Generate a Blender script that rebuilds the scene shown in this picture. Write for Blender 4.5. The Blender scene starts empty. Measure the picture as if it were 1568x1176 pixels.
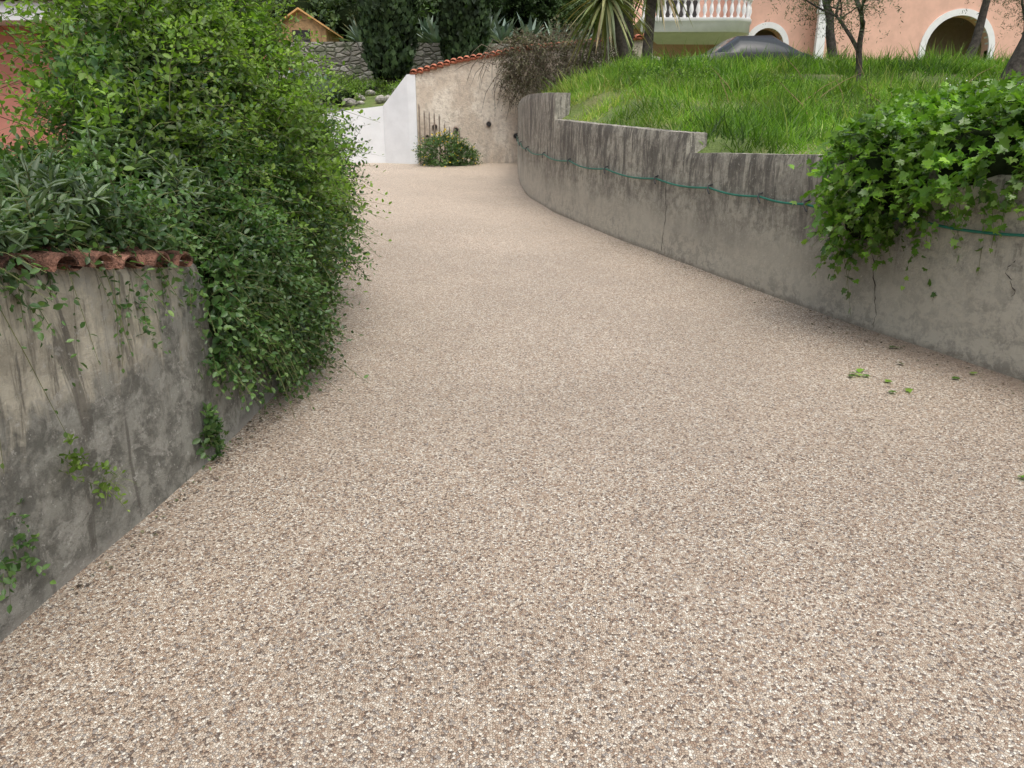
import bpy, math, random
import numpy as np
from mathutils import Vector
rng=np.random.default_rng(7); random.seed(7)
SL=0.0612
scene=bpy.context.scene
# ------------------------------------------------------------ node helpers
def plug(nt,sock,v):
    if isinstance(v,bpy.types.NodeSocket): nt.links.new(v,sock)
    elif v is not None:
        if isinstance(v,(tuple,list)) and len(v)==3 and sock.type=='RGBA': v=(*v,1)
        sock.default_value=v
def newmat(name):
    m=bpy.data.materials.new(name); m.use_nodes=True; nt=m.node_tree; nt.nodes.clear()
    o=nt.nodes.new('ShaderNodeOutputMaterial'); b=nt.nodes.new('ShaderNodeBsdfPrincipled')
    nt.links.new(b.outputs[0],o.inputs[0]); return m,nt,b,o
def coord(nt,scale=(1,1,1)):
    t=nt.nodes.new('ShaderNodeTexCoord')
    if scale==(1,1,1): return t.outputs['Object']
    mp=nt.nodes.new('ShaderNodeMapping')
    nt.links.new(t.outputs['Object'],mp.inputs[0]); mp.inputs['Scale'].default_value=scale; return mp.outputs[0]
def noise(nt,scale,detail=6,rough=.6,vec=None,dist=0):
    n=nt.nodes.new('ShaderNodeTexNoise'); n.inputs['Scale'].default_value=scale; n.inputs['Detail'].default_value=detail
    n.inputs['Roughness'].default_value=rough; n.inputs['Distortion'].default_value=dist
    nt.links.new(vec if vec is not None else coord(nt),n.inputs['Vector']); return n.outputs['Fac']
def mrange(nt,v,a,b,c=0.,d=1.,smooth=True):
    n=nt.nodes.new('ShaderNodeMapRange'); n.interpolation_type='SMOOTHSTEP' if smooth else 'LINEAR'
    plug(nt,n.inputs['Value'],v)
    for k,x in zip(('From Min','From Max','To Min','To Max'),(a,b,c,d)): n.inputs[k].default_value=x
    return n.outputs['Result']
def mth(nt,op,a,b=None,clamp=False):
    n=nt.nodes.new('ShaderNodeMath'); n.operation=op; n.use_clamp=clamp
    plug(nt,n.inputs[0],a)
    if b is not None: plug(nt,n.inputs[1],b)
    return n.outputs[0]
def mix(nt,f,a,b,blend='MIX'):
    n=nt.nodes.new('ShaderNodeMix'); n.data_type='RGBA'; n.blend_type=blend
    plug(nt,n.inputs[0],f); plug(nt,n.inputs[6],a); plug(nt,n.inputs[7],b); return n.outputs[2]
def ramp(nt,v,stops,const=False):
    n=nt.nodes.new('ShaderNodeValToRGB'); cr=n.color_ramp
    if const: cr.interpolation='CONSTANT'
    while len(cr.elements)<len(stops): cr.elements.new(.5)
    for e,(p,c) in zip(cr.elements,stops): e.position=p; e.color=(*c,1)
    plug(nt,n.inputs[0],v); return n.outputs[0]
def bump(nt,b,h,strength=.5,dist=.01):
    n=nt.nodes.new('ShaderNodeBump'); n.inputs['Strength'].default_value=strength; n.inputs['Distance'].default_value=dist
    plug(nt,n.inputs['Height'],h); nt.links.new(n.outputs[0],b.inputs['Normal'])
def xyz(nt):
    s=nt.nodes.new('ShaderNodeSeparateXYZ'); nt.links.new(coord(nt),s.inputs[0]); return s.outputs
def leafmat(name,cols,trans=.3,rough=.45,clump=2.5,spec=.4):
    m,nt,b,o=newmat(name)
    a=nt.nodes.new('ShaderNodeAttribute'); a.attribute_name='rnd'
    n=len(cols); c=ramp(nt,a.outputs['Fac'],[(i/(n-1),cols[i]) for i in range(n)])
    k=mrange(nt,noise(nt,clump,1),.3,.7,.55,1.35)
    c=mix(nt,1.,c,k,'MULTIPLY')
    plug(nt,b.inputs['Base Color'],c); b.inputs['Roughness'].default_value=rough
    b.inputs['Specular IOR Level'].default_value=spec
    t=nt.nodes.new('ShaderNodeBsdfTranslucent'); plug(nt,t.inputs[0],mix(nt,1.,c,(1.3,1.5,.6),'MULTIPLY'))
    ms=nt.nodes.new('ShaderNodeMixShader'); ms.inputs[0].default_value=trans
    nt.links.new(b.outputs[0],ms.inputs[1]); nt.links.new(t.outputs[0],ms.inputs[2]); nt.links.new(ms.outputs[0],o.inputs[0])
    return m
def plain(name,col,var=.25,scale=8,rough=.8,bs=.2,bd=.01,spec=.3):
    m,nt,b,o=newmat(name); n=noise(nt,scale,4,.65)
    c=mix(nt,mrange(nt,n,.3,.7),tuple(x*(1-var) for x in col),tuple(min(1,x*(1+var)) for x in col))
    plug(nt,b.inputs['Base Color'],c); b.inputs['Roughness'].default_value=rough; b.inputs['Specular IOR Level'].default_value=spec
    if bs>0: bump(nt,b,noise(nt,scale*6,2),bs,bd)
    return m
# ------------------------------------------------------------ mesh helpers
def build(name,parts,mats,parent=None,smooth=True):
    V=[];lo=[];st=[];mi=[];R=[];off=0;ls=0
    for p in parts:
        v=np.asarray(p[0],float); f=np.asarray(p[1],int)
        if len(v)==0 or len(f)==0: continue
        m=p[2] if len(p)>2 else 0
        r=p[3] if len(p)>3 and p[3] is not None else np.full(len(v),.5)
        V.append(v);R.append(r); lo.append((f+off).ravel()); k=f.shape[1]
        st.append(ls+np.arange(len(f))*k); ls+=f.size; off+=len(v)
        mi.append(np.full(len(f),m) if np.isscalar(m) else m)
    V=np.concatenate(V);R=np.concatenate(R);lo=np.concatenate(lo);st=np.concatenate(st);mi=np.concatenate(mi)
    me=bpy.data.meshes.new(name); me.vertices.add(len(V)); me.vertices.foreach_set('co',V.ravel().astype(np.float32))
    me.loops.add(len(lo)); me.loops.foreach_set('vertex_index',lo.astype(np.int32))
    me.polygons.add(len(st)); me.polygons.foreach_set('loop_start',st.astype(np.int32))
    me.polygons.foreach_set('material_index',mi.astype(np.int32))
    me.update(calc_edges=True)
    me.polygons.foreach_set('use_smooth',np.full(len(st),smooth))
    at=me.attributes.new('rnd','FLOAT','POINT'); at.data.foreach_set('value',R.astype(np.float32))
    for m in mats: me.materials.append(m)
    ob=bpy.data.objects.new(name,me); scene.collection.objects.link(ob)
    if parent: ob.parent=parent
    return ob
def empty(name):
    e=bpy.data.objects.new(name,None); scene.collection.objects.link(e); return e
def nrm(a): return a/np.maximum(np.linalg.norm(a,axis=-1,keepdims=True),1e-9)
def box(x0,x1,y0,y1,z0,z1,m=0):
    v=[(x,y,z) for x in(x0,x1) for y in(y0,y1) for z in(z0,z1)]
    f=[(0,1,3,2),(4,6,7,5),(0,4,5,1),(2,3,7,6),(0,2,6,4),(1,5,7,3)]
    return (v,f,m)
def tube(pts,rad,sides=7,m=0,r=None):
    pts=np.asarray(pts,float); n=len(pts); rad=np.broadcast_to(rad,(n,))
    T=nrm(np.gradient(pts,axis=0)); ref=np.array([0,0,1.]) if abs(T[0,2])<.9 else np.array([1.,0,0])
    A=nrm(np.cross(T,ref)); B=np.cross(T,A); a=np.arange(sides)*2*np.pi/sides
    V=(pts[:,None]+rad[:,None,None]*(np.cos(a)[None,:,None]*A[:,None]+np.sin(a)[None,:,None]*B[:,None])).reshape(-1,3)
    F=[(i*sides+j,i*sides+(j+1)%sides,(i+1)*sides+(j+1)%sides,(i+1)*sides+j) for i in range(n-1) for j in range(sides)]
    return (V,F,m,None if r is None else np.full(len(V),r))
def grid(P,m=0):
    a,b=P.shape[:2]; i,j=np.meshgrid(np.arange(a-1),np.arange(b-1),indexing='ij'); q=(i*b+j).ravel()
    return (P.reshape(-1,3),np.stack([q,q+b,q+b+1,q+1],1),m)
def sn(P,s=1.,seed=0):
    P=np.asarray(P)*s; r=np.random.default_rng(seed); o=0
    for k in range(5):
        d=r.normal(size=3)*(1+.5*k); o=o+np.sin(P@d+r.uniform(0,6))/(1+.5*k)
    return o/3.
LEAF=(np.array([(0,0,0),(.26,.3,.09),(.24,.68,.07),(0,1,-.06),(-.24,.68,.07),(-.26,.3,.09)],float),np.array([(0,1,2,3),(0,3,4,5)]))
LANCE=(np.array([(0,0,0),(.09,.3,.04),(.08,.68,.02),(0,1,-.12),(-.08,.68,.02),(-.09,.3,.04)],float),np.array([(0,1,2,3),(0,3,4,5)]))
OLIVE=(np.array([(0,0,0),(.11,.5,.02),(0,1,0),(-.11,.5,.02)],float),np.array([(0,1,2,3)]))
CLUMP=(np.array([(0,0,0),(.35,.45,.1),(0,1,-.1),(-.35,.45,.1)],float),np.array([(0,1,2,3)]))
BLADE=(np.array([(-.5,0,0),(.5,0,0),(.4,.55,.0),(-.4,.55,.0),(.06,1,-.22),(-.06,1,-.22)],float),np.array([(0,1,2,3),(3,2,4,5)]))
IV=np.array([(0,0,0),(.3,-.08,.03),(.55,.1,.0),(.36,.3,.06),(.5,.58,-.02),(.22,.6,.06),(0,1,-.06),(-.22,.6,.06),(-.5,.58,-.02),(-.36,.3,.06),(-.55,.1,.0),(-.3,-.08,.03),(0,.35,-.03)],float)
IVY=(IV,np.array([(12,i,(i+1)%12) for i in range(12)]))
def scatter(P,F,N,S,T,m=0,rnd=None,wid=None):
    F=nrm(F); X=nrm(np.cross(F,N)); Z=np.cross(X,F); tv,tf=T; n=len(P)
    S=np.broadcast_to(S,(n,)); w=S if wid is None else np.broadcast_to(wid,(n,))
    V=P[:,None]+ tv[None,:,0:1]*X[:,None]*w[:,None,None]+tv[None,:,1:2]*F[:,None]*S[:,None,None]+tv[None,:,2:3]*Z[:,None]*S[:,None,None]
    Fc=(tf[None]+(np.arange(n)*len(tv))[:,None,None]).reshape(-1,tf.shape[1])
    if rnd is None: rnd=rng.random(n)
    return (V.reshape(-1,3),Fc,m,np.repeat(rnd,len(tv)))
UP=np.array([0,0,1.])
def blobpts(blobs,n,inner=.72,outer=1.05,lump=.14,face=None):
    C=np.array([b[0] for b in blobs],float); R=np.array([b[1] for b in blobs],float)
    A=(R[:,0]*R[:,1]+R[:,1]*R[:,2]+R[:,0]*R[:,2]); idx=rng.choice(len(blobs),n*3,p=A/A.sum())
    d=nrm(rng.normal(size=(n*3,3))); base=C[idx]+d*R[idx]
    r=(inner+(outer-inner)*rng.random(n*3)**.6)*(1+lump*sn(base,3.2,3)+lump*.6*sn(base,8,5))
    P=C[idx]+d*R[idx]*r[:,None]; D=nrm(d/R[idx]); keep=np.ones(n*3,bool)
    for k in range(len(blobs)):
        q=np.linalg.norm((P-C[k])/R[k],axis=1); keep&=~((q<inner*.9)&(idx!=k))
    if face is not None: keep&=(D@np.asarray(face)>-.35)|(rng.random(n*3)<.25)
    w=np.where(keep)[0][:n]; return P[w],D[w]
def sprigs(P,D,L,nl,ll,T,m=0,droop=.2,spread=.95,upb=.2,stem=1,sw=.003,jit=.5,rb=.35,out_=.9):
    n=len(P); L=L*(.5+rng.random(n)+out_*(rng.random(n)>.93)); D=nrm(D+jit*rng.normal(size=(n,3))*.6+upb*UP)
    U=nrm(np.cross(D,rng.normal(size=(n,3)))); W=np.cross(D,U); out=[]; sr=rng.random(n); ph=rng.random(n)*6.28
    lp=[];lf=[];ln=[];lS=[];lr=[]
    for j in range(nl):
        s=(j+.6)/nl; pos=P+D*(L*s)[:,None]-UP*(droop*L*s*s)[:,None]; a=ph+j*2.4
        pe=np.cos(a)[:,None]*U+np.sin(a)[:,None]*W
        f=D*.55+pe*spread if j<nl-1 else D
        f=nrm(f+.25*rng.normal(size=(n,3)))
        lp.append(pos);lf.append(f);ln.append(UP*.7+D*.6+.35*rng.normal(size=(n,3)));lS.append(ll*(.6+.7*rng.random(n))*(1.1-.45*s))
        lr.append(np.clip(rb*sr+.35*rng.random(n)+.3*s,0,1))
    out.append(scatter(np.concatenate(lp),np.concatenate(lf),np.concatenate(ln),np.concatenate(lS),T,m,np.concatenate(lr)))
    if stem is not None:
        E=P+D*L[:,None]-UP*(droop*L)[:,None]; M=P+D*(L*.5)[:,None]-UP*(droop*L*.25)[:,None]
        V=np.stack([P-U*sw,P+U*sw,M+U*sw,M-U*sw,E+U*sw*.5,E-U*sw*.5],1).reshape(-1,3)
        o=(np.arange(n)*6)[:,None]; F=np.concatenate([o+[0,1,2,3],o+[3,2,4,5]]); out.append((V,F,stem))
    return out
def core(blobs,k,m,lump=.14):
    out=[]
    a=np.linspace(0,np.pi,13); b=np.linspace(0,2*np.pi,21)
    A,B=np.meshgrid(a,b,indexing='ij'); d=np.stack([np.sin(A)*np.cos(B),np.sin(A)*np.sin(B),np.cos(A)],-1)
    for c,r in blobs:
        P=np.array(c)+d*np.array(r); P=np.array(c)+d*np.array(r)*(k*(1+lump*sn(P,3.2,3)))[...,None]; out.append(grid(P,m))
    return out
def straps(c,n,L,w,e0,e1,droop,m=0,seg=7,gut=.25,tilt=None,taper=.6):
    out=[]; c=np.array(c,float)
    for i in range(n):
        az=i*2.399+random.uniform(-.2,.2); q=(i+.5)/n; el=e0+(e1-e0)*q; l=L*random.uniform(.8,1.1); dr=droop*random.uniform(.6,1.3)
        d=np.array([math.cos(az)*math.cos(el),math.sin(az)*math.cos(el),math.sin(el)]); sd=np.array([-math.sin(az),math.cos(az),0])
        rows=[]
        for s in np.linspace(0,1,seg):
            p=c+d*l*s-UP*dr*l*s*s; ww=w*(taper+(1-taper)*math.sin(min(1,s*2.2)*math.pi/2))*(1-s**3)+.002
            rows.append([p-sd*ww,p+UP*-ww*gut,p+sd*ww])
        g=grid(np.array(rows),m); out.append((*g,np.full(seg*3,random.random())))
    return out
# ------------------------------------------------------------ materials
def wallmat_left():
    m,nt,b,o=newmat('weathered_render_left'); s=xyz(nt)
    h=mth(nt,'SUBTRACT',s[2],mth(nt,'MULTIPLY',s[1],SL))
    n1=noise(nt,2.6,5,.7); n2=noise(nt,9,6,.75,None,.3); st=noise(nt,1.,5,.7,coord(nt,(8,8,1.2)),.8); st2=noise(nt,1.,4,.65,coord(nt,(26,26,2.2)),.5)
    c=mix(nt,mrange(nt,n2,.38,.62),(.68,.63,.50),(.46,.42,.33))
    hh=mth(nt,'ADD',h,mth(nt,'MULTIPLY',mth(nt,'SUBTRACT',n1,.5),1.5)); hh=mth(nt,'ADD',hh,mth(nt,'MULTIPLY',mth(nt,'SUBTRACT',st,.5),1.4))
    hh=mth(nt,'SUBTRACT',hh,mth(nt,'MULTIPLY',mrange(nt,s[1],2.9,3.5),.4))
    low=mrange(nt,hh,.82,.50)
    g=mix(nt,mrange(nt,n2,.40,.60),(.13,.13,.115),(.35,.345,.30))
    c=mix(nt,mth(nt,'MULTIPLY',low,.9),c,g)
    dk=mth(nt,'MULTIPLY',mrange(nt,st2,.52,.64),mrange(nt,h,.2,1.1,.1,.7))
    c=mix(nt,dk,c,(.16,.145,.115))
    wide=mth(nt,'MULTIPLY',mrange(nt,st,.55,.65),.75); c=mix(nt,wide,c,(.14,.13,.11))
    base=mrange(nt,mth(nt,'ADD',h,mth(nt,'MULTIPLY',n2,.12)),.13,.05); c=mix(nt,mth(nt,'MULTIPLY',base,mrange(nt,n1,.42,.55)),c,(.42,.395,.345))
    pat=mrange(nt,noise(nt,6,5,.75,None,.5),.55,.61); c=mix(nt,mth(nt,'MULTIPLY',pat,.5),c,(.50,.48,.42))
    speck=mrange(nt,noise(nt,26,3,.8),.61,.67); c=mix(nt,mth(nt,'MULTIPLY',speck,.6),c,(.60,.58,.52))
    plug(nt,b.inputs['Base Color'],c); b.inputs['Roughness'].default_value=.92; b.inputs['Specular IOR Level'].default_value=.2
    bump(nt,b,noise(nt,18,7,.82),1.,.03); return m
def wallmat_right():
    m,nt,b,o=newmat('weathered_concrete_right'); s=xyz(nt)
    h=mth(nt,'SUBTRACT',s[2],mth(nt,'MULTIPLY',s[1],SL))
    n1=noise(nt,1.7,5,.7); n2=noise(nt,11,6,.78,None,.3); st=noise(nt,1.,5,.75,coord(nt,(4.5,4.5,1.0)),.9); st2=noise(nt,1.,4,.7,coord(nt,(17,17,1.8)),.5)
    c=mix(nt,mrange(nt,n1,.38,.62),(.53,.50,.41),(.39,.365,.305))
    c=mix(nt,mrange(nt,n2,.42,.60,0,.8),c,(.25,.235,.195))
    top=mrange(nt,mth(nt,'ADD',h,mth(nt,'MULTIPLY',mth(nt,'SUBTRACT',n1,.5),.8)),.35,1.05,.05,.9)
    c=mix(nt,mth(nt,'MULTIPLY',mrange(nt,st,.47,.59),top),c,(.15,.14,.12))
    c=mix(nt,mth(nt,'MULTIPLY',mrange(nt,st2,.51,.63),top),c,(.14,.13,.11))
    lowb=mrange(nt,mth(nt,'ADD',h,mth(nt,'MULTIPLY',n1,.6)),.9,.45)
    c=mix(nt,mth(nt,'MULTIPLY',lowb,mrange(nt,n2,.44,.54,.1,.9)),c,(.60,.56,.46))
    near=mth(nt,'MULTIPLY',mrange(nt,s[1],5.6,4.8),mrange(nt,n2,.38,.58,.1,.9)); c=mix(nt,near,c,(.64,.60,.49))
    sp=mrange(nt,noise(nt,38,3,.8),.60,.66); c=mix(nt,mth(nt,'MULTIPLY',sp,.5),c,(.66,.62,.53))
    foot=mrange(nt,mth(nt,'ADD',h,mth(nt,'MULTIPLY',n2,.1)),.11,.05); c=mix(nt,mth(nt,'MULTIPLY',foot,.5),c,(.20,.17,.135))
    plug(nt,b.inputs['Base Color'],c); b.inputs['Roughness'].default_value=.92; b.inputs['Specular IOR Level'].default_value=.2
    bump(nt,b,noise(nt,16,8,.82),1.,.03); return m
def roadmat():
    m,nt,b,o=newmat('resin_bound_gravel'); co=coord(nt)
    w=nt.nodes.new('ShaderNodeTexVoronoi'); w.voronoi_dimensions='2D'; w.inputs['Scale'].default_value=132; nt.links.new(co,w.inputs['Vector'])
    e=nt.nodes.new('ShaderNodeTexVoronoi'); e.voronoi_dimensions='2D'; e.feature='DISTANCE_TO_EDGE'; e.inputs['Scale'].default_value=132; nt.links.new(co,e.inputs['Vector'])
    sp=nt.nodes.new('ShaderNodeSeparateColor'); nt.links.new(w.outputs['Color'],sp.inputs[0])
    c=ramp(nt,sp.outputs[0],[(0,(.105,.073,.054)),(.11,(.27,.185,.125)),(.27,(.39,.30,.215)),(.48,(.46,.375,.285)),(.66,(.54,.47,.375)),(.81,(.28,.25,.22)),(.90,(.70,.65,.55))],True)
    c=mix(nt,mrange(nt,sp.outputs[1],0,1,0,.35,False),c,(.385,.315,.245))
    gap=mrange(nt,e.outputs['Distance'],.0,.16,.42,1.); c=mix(nt,1.,c,gap,'MULTIPLY')
    big=mrange(nt,noise(nt,.55,4,.6),.3,.7,.91,1.07); c=mix(nt,1.,c,big,'MULTIPLY')
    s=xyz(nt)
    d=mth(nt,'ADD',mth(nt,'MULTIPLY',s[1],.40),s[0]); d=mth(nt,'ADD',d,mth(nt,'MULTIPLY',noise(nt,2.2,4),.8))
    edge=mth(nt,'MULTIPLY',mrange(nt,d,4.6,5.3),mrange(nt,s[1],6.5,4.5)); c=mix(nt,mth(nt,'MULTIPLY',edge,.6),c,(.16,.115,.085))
    far=mrange(nt,s[1],2.5,14,1.0,1.38,False); c=mix(nt,1.,c,far,'MULTIPLY')  # grazing sheen painted into the colour: gravel lightens with distance
    plug(nt,b.inputs['Base Color'],c); b.inputs['Roughness'].default_value=.55; b.inputs['Specular IOR Level'].default_value=.45
    hgt=mth(nt,'MINIMUM',mth(nt,'MULTIPLY',e.outputs['Distance'],3.),.8); hgt=mth(nt,'ADD',hgt,mth(nt,'MULTIPLY',sp.outputs[2],.6))
    bump(nt,b,hgt,.6,.0037); return m
M_left=wallmat_left(); M_right=wallmat_right(); M_road=roadmat()
M_soil=plain('soil',(.12,.09,.06),.4,6)
def grassground():
    m,nt,b,o=newmat('grass_ground'); n=noise(nt,1.5,5,.7)
    c=ramp(nt,n,[(.3,(.07,.10,.025)),(.5,(.12,.17,.04)),(.7,(.20,.19,.08))]); plug(nt,b.inputs['Base Color'],c); b.inputs['Roughness'].default_value=1
    bump(nt,b,noise(nt,30,3),.8,.05); return m
M_gg=grassground()
M_shrub=leafmat('shrub_leaf',[(.024,.058,.020),(.05,.115,.03),(.095,.18,.045),(.18,.27,.075)],.3,.4,2.2,.5)
M_lime=leafmat('lime_leaf',[(.06,.12,.024),(.12,.21,.034),(.19,.30,.05),(.29,.38,.085)],.42,.45)
M_val=leafmat('valerian_leaf',[(.09,.14,.07),(.15,.22,.12),(.26,.33,.20)],.25,.5)
M_ivy=leafmat('ivy_leaf',[(.05,.12,.016),(.10,.22,.025),(.17,.31,.04),(.27,.42,.07)],.33,.3,3,.5)
M_core=plain('dark_filler',(.016,.024,.010),.4,20,1,0,.03,.0)  # opaque dark filler added inside foliage to stop see-through, standing in for twigs
M_twig=plain('twig',(.16,.13,.09),.3,20,.8,0)
M_gst=plain('green_stem',(.12,.13,.05),.3,20,.8,0)
M_grass=leafmat('grass_blade',[(.05,.11,.016),(.115,.235,.024),(.20,.335,.04),(.37,.38,.12)],.42,.5,1.6)
M_cyp=leafmat('cypress_leaf',[(.016,.036,.012),(.035,.065,.02),(.055,.095,.03)],.12,.7,2)
M_olive=leafmat('olive_leaf',[(.04,.06,.025),(.08,.11,.05),(.15,.18,.10)],.25,.5,1.5)
M_bgt=leafmat('tree_leaf',[(.035,.065,.025),(.07,.12,.04),(.13,.18,.07)],.2,.6,.6)
M_dead=leafmat('dry_leaf',[(.09,.07,.055),(.17,.13,.10),(.13,.15,.07),(.28,.22,.16)],.15,.7,3)
M_agave=leafmat('agave_leaf',[(.10,.16,.12),(.19,.26,.21),(.32,.38,.29)],.08,.45,2)
M_yucca=leafmat('yucca_leaf',[(.07,.10,.03),(.16,.20,.07),(.32,.30,.14),(.36,.27,.14)],.2,.5,2)
M_bark=plain('bark',(.10,.085,.072),.45,14,.95,.9,.04)
M_tile=plain('terracotta',(.42,.15,.085),.45,10,.85,.4)
M_tiledirty=plain('old_terracotta',(.17,.085,.058),.8,14,.95,.9,.02)
M_white=plain('white_wall_paint',(.74,.76,.76),.05,2.5,.8,.2)
M_trim=plain('white_trim',(.80,.79,.77),.05,3,.6,.05)
M_peach=plain('peach_render',(.74,.45,.34),.08,2,.85,.1)
M_salmon=plain('salmon_render',(.62,.26,.19),.1,2,.85,.1)
M_dark=plain('dark_opening',(.035,.032,.03),.2,2,.4,.05)
M_hose=plain('green_hose',(.025,.16,.11),.15,10,.4,.05)
M_metal=plain('dark_clip',(.04,.04,.04),.2,10,.5,.05)
M_crack=plain('crack_shadow',(.06,.05,.04),.2,10,1,0)
def creammat():
    m,nt,b,o=newmat('cream_stucco'); s=xyz(nt); n1=noise(nt,1.4,5,.7); n2=noise(nt,10,5,.75); st=noise(nt,1,4,.6,coord(nt,(5,5,.8)),.6)
    c=mix(nt,mrange(nt,n1,.38,.62),(.86,.78,.65),(.68,.58,.46)); c=mix(nt,mrange(nt,n2,.46,.64,0,.6),c,(.45,.38,.30))
    low=mrange(nt,mth(nt,'ADD',s[2],mth(nt,'MULTIPLY',n1,1.2)),2.7,1.8); c=mix(nt,mth(nt,'MULTIPLY',low,mrange(nt,st,.42,.6,.05,.6)),c,(.40,.35,.29))
    c=mix(nt,mth(nt,'MULTIPLY',mrange(nt,st,.56,.66),.25),c,(.4,.35,.28))
    plug(nt,b.inputs['Base Color'],c); b.inputs['Roughness'].default_value=.95; bump(nt,b,noise(nt,14,5,.8),1,.05); return m
M_cream=creammat()
def stonemat():
    m,nt,b,o=newmat('dry_stone'); v=nt.nodes.new('ShaderNodeTexVoronoi'); v.inputs['Scale'].default_value=1; cc=coord(nt,(3.4,3.4,6.5)); nt.links.new(cc,v.inputs['Vector'])
    e=nt.nodes.new('ShaderNodeTexVoronoi'); e.feature='DISTANCE_TO_EDGE'; e.inputs['Scale'].default_value=1; nt.links.new(cc,e.inputs['Vector'])
    sp=nt.nodes.new('ShaderNodeSeparateColor'); nt.links.new(v.outputs['Color'],sp.inputs[0])
    c=ramp(nt,sp.outputs[0],[(0,(.22,.205,.175)),(.5,(.36,.335,.28)),(1,(.50,.48,.42))]); c=mix(nt,mrange(nt,e.outputs['Distance'],0,.09),(.12,.11,.09),c)
    c=mix(nt,mrange(nt,noise(nt,6,5,.7),.45,.65,0,.55),c,(.18,.17,.13))
    c=mix(nt,mrange(nt,noise(nt,2,5),.5,.62,0,.65),c,(.09,.12,.05))
    plug(nt,b.inputs['Base Color'],c); b.inputs['Roughness'].default_value=.95; bump(nt,b,mrange(nt,e.outputs['Distance'],0,.2),.9,.06); return m
M_stone=stonemat()
# ------------------------------------------------------------ layout curves (metres)
RW=np.array([(5.9,-3),(4.75,0),(3.62,3.0),(3.108,4.284),(2.322,6.24),(1.595,8.42),(1.05,10.02),(.58,11.9),(.30,13.4),(.19,14.8),(.15,17),(.15,20.9)])
LW=np.array([(-1.85,-3),(-1.70,0),(-1.62,2),(-1.44,3.08),(-1.37,4.23),(-1.56,5.46),(-2.0,7.9),(-2.4,10),(-3.2,13.6)])
def xr(y): return np.interp(y,RW[:,1],RW[:,0])
def xl(y): return np.interp(y,LW[:,1],LW[:,0])
def smooth(f,y,w=.5): return sum(f(y+k*w/3) for k in(-3,-2,-1,0,1,2,3))/7
xrs=lambda y: smooth(xr,np.asarray(y,float)); xls=lambda y: smooth(xl,np.asarray(y,float),.25)
def wallseg(xf,y0,y1,zb,zt,th,side,m=0,step=.05,nz=22,amp=.006):
    y=np.linspace(y0,y1,max(3,int((y1-y0)/step))); x=xf(y); T=nrm(np.stack([np.gradient(x,y),np.ones_like(y)],1))
    Nn=np.stack([T[:,1],-T[:,0]],1)*side; bx=x+Nn[:,0]*th; by=y+Nn[:,1]*th
    q=np.stack([x,y,y*0],1); zb_=zb(y); zt_=zt(y)+.008*sn(q,4,1)+.006*sn(q,17,3); out=[]
    s=np.linspace(0,1,nz)[None]; F=np.stack([np.repeat(x[:,None],nz,1),np.repeat(y[:,None],nz,1),zb_[:,None]+(zt_-zb_)[:,None]*s],-1)
    d=amp*sn(F,5,2)+amp*.6*sn(F,14,4); d=d-.014*(s>.985); F[...,0]-=Nn[:,0:1]*d; F[...,1]-=Nn[:,1:2]*d; out.append(grid(F,m))
    B=np.stack([np.repeat(bx[:,None],nz,1),np.repeat(by[:,None],nz,1),zb_[:,None]+(zt_-zb_)[:,None]*s],-1); out.append(grid(B,m))
    t=np.linspace(0,1,4)[None,:,None]; top=F[:,-1][:,None]*(1-t)+B[:,-1][:,None]*t; out.append(grid(top,m))
    for e in(0,-1): out.append(grid(F[e][:,None]*(1-t)+B[e][:,None]*t,m))
    return out
gz=lambda y: SL*np.asarray(y,float)
# ------------------------------------------------------------ ground and road
ys=np.concatenate([np.linspace(-150,-5,12),np.linspace(-4,60,40),np.linspace(70,250,10)]); xs=np.linspace(-200,200,60)
X,Y=np.meshgrid(xs,ys,indexing='ij'); build('ground',[grid(np.stack([X,Y,SL*np.minimum(Y,60)-.06],-1))],[M_soil])
def roadz(X,Yg):
    P=np.stack([X,Yg,SL*Yg],-1); return SL*Yg+.008*sn(P,1.1,9)*np.clip(Yg/3,0,1)+.007*np.sin(Yg*2.6+.5*X)*np.clip((Yg-7)/4,0,1)
ys=np.linspace(-3,21.1,240); L=np.interp(ys,[-3,2,3.08,4.23,5.46,7.9,10,13.6,15,17,18.5,21.1],[-1.9,-1.68,-1.5,-1.45,-1.62,-2.06,-2.46,-3.25,-4.2,-6.5,-9,-12])
Rr=xrs(ys)+.06; t=np.linspace(0,1,60)[None]; X=L[:,None]*(1-t)+Rr[:,None]*t; Yg=np.repeat(ys[:,None],60,1)
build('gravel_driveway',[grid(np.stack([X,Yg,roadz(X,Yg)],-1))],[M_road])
# ------------------------------------------------------------ right retaining wall
tops=[(-3,5.85,lambda y:1.46+.02*(y-4.3)),(5.85,7.9,lambda y:1.57+0*y),(7.9,11.7,lambda y:np.interp(y,[7.9,11.7],[1.77,2.05])),(11.7,20.85,lambda y:np.interp(y,[11.7,13.4,13.5,21],[2.42,2.52,2.52,2.72]))]
wp=[]
for a,b_,f in tops: wp+=wallseg(xrs,a,b_,lambda y:gz(y)-.1,f,.24,1)
rw=empty('retaining_wall'); build('concrete_wall',wp,[M_right],rw)
def crack(x_f,y0,z0,z1):
    pts=[];y=y0
    for z in np.linspace(z0,z1,26): y+=random.uniform(-.012,.016); pts.append((x_f(y)-.002,y,z))
    return tube(pts,[.0028*random.uniform(.2,1.3) for _ in pts],5)
build('wall_crack',[crack(xrs,8.25,.55,1.3),crack(xrs,5.35,.35,.95),crack(xrs,4.45,.75,.98)],[M_crack],rw)
cl=[2,3.2,4.3,5.2,6.1,6.65,7.4,8.4,9.6,10.9,12.2,13.6,15,17,20]; hz=lambda y: np.interp(y,[0,4.28,5.8,8.42,13.2,15,20],[1.05,1.13,1.175,1.31,1.61,1.74,2.0])
pts=[]
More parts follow.
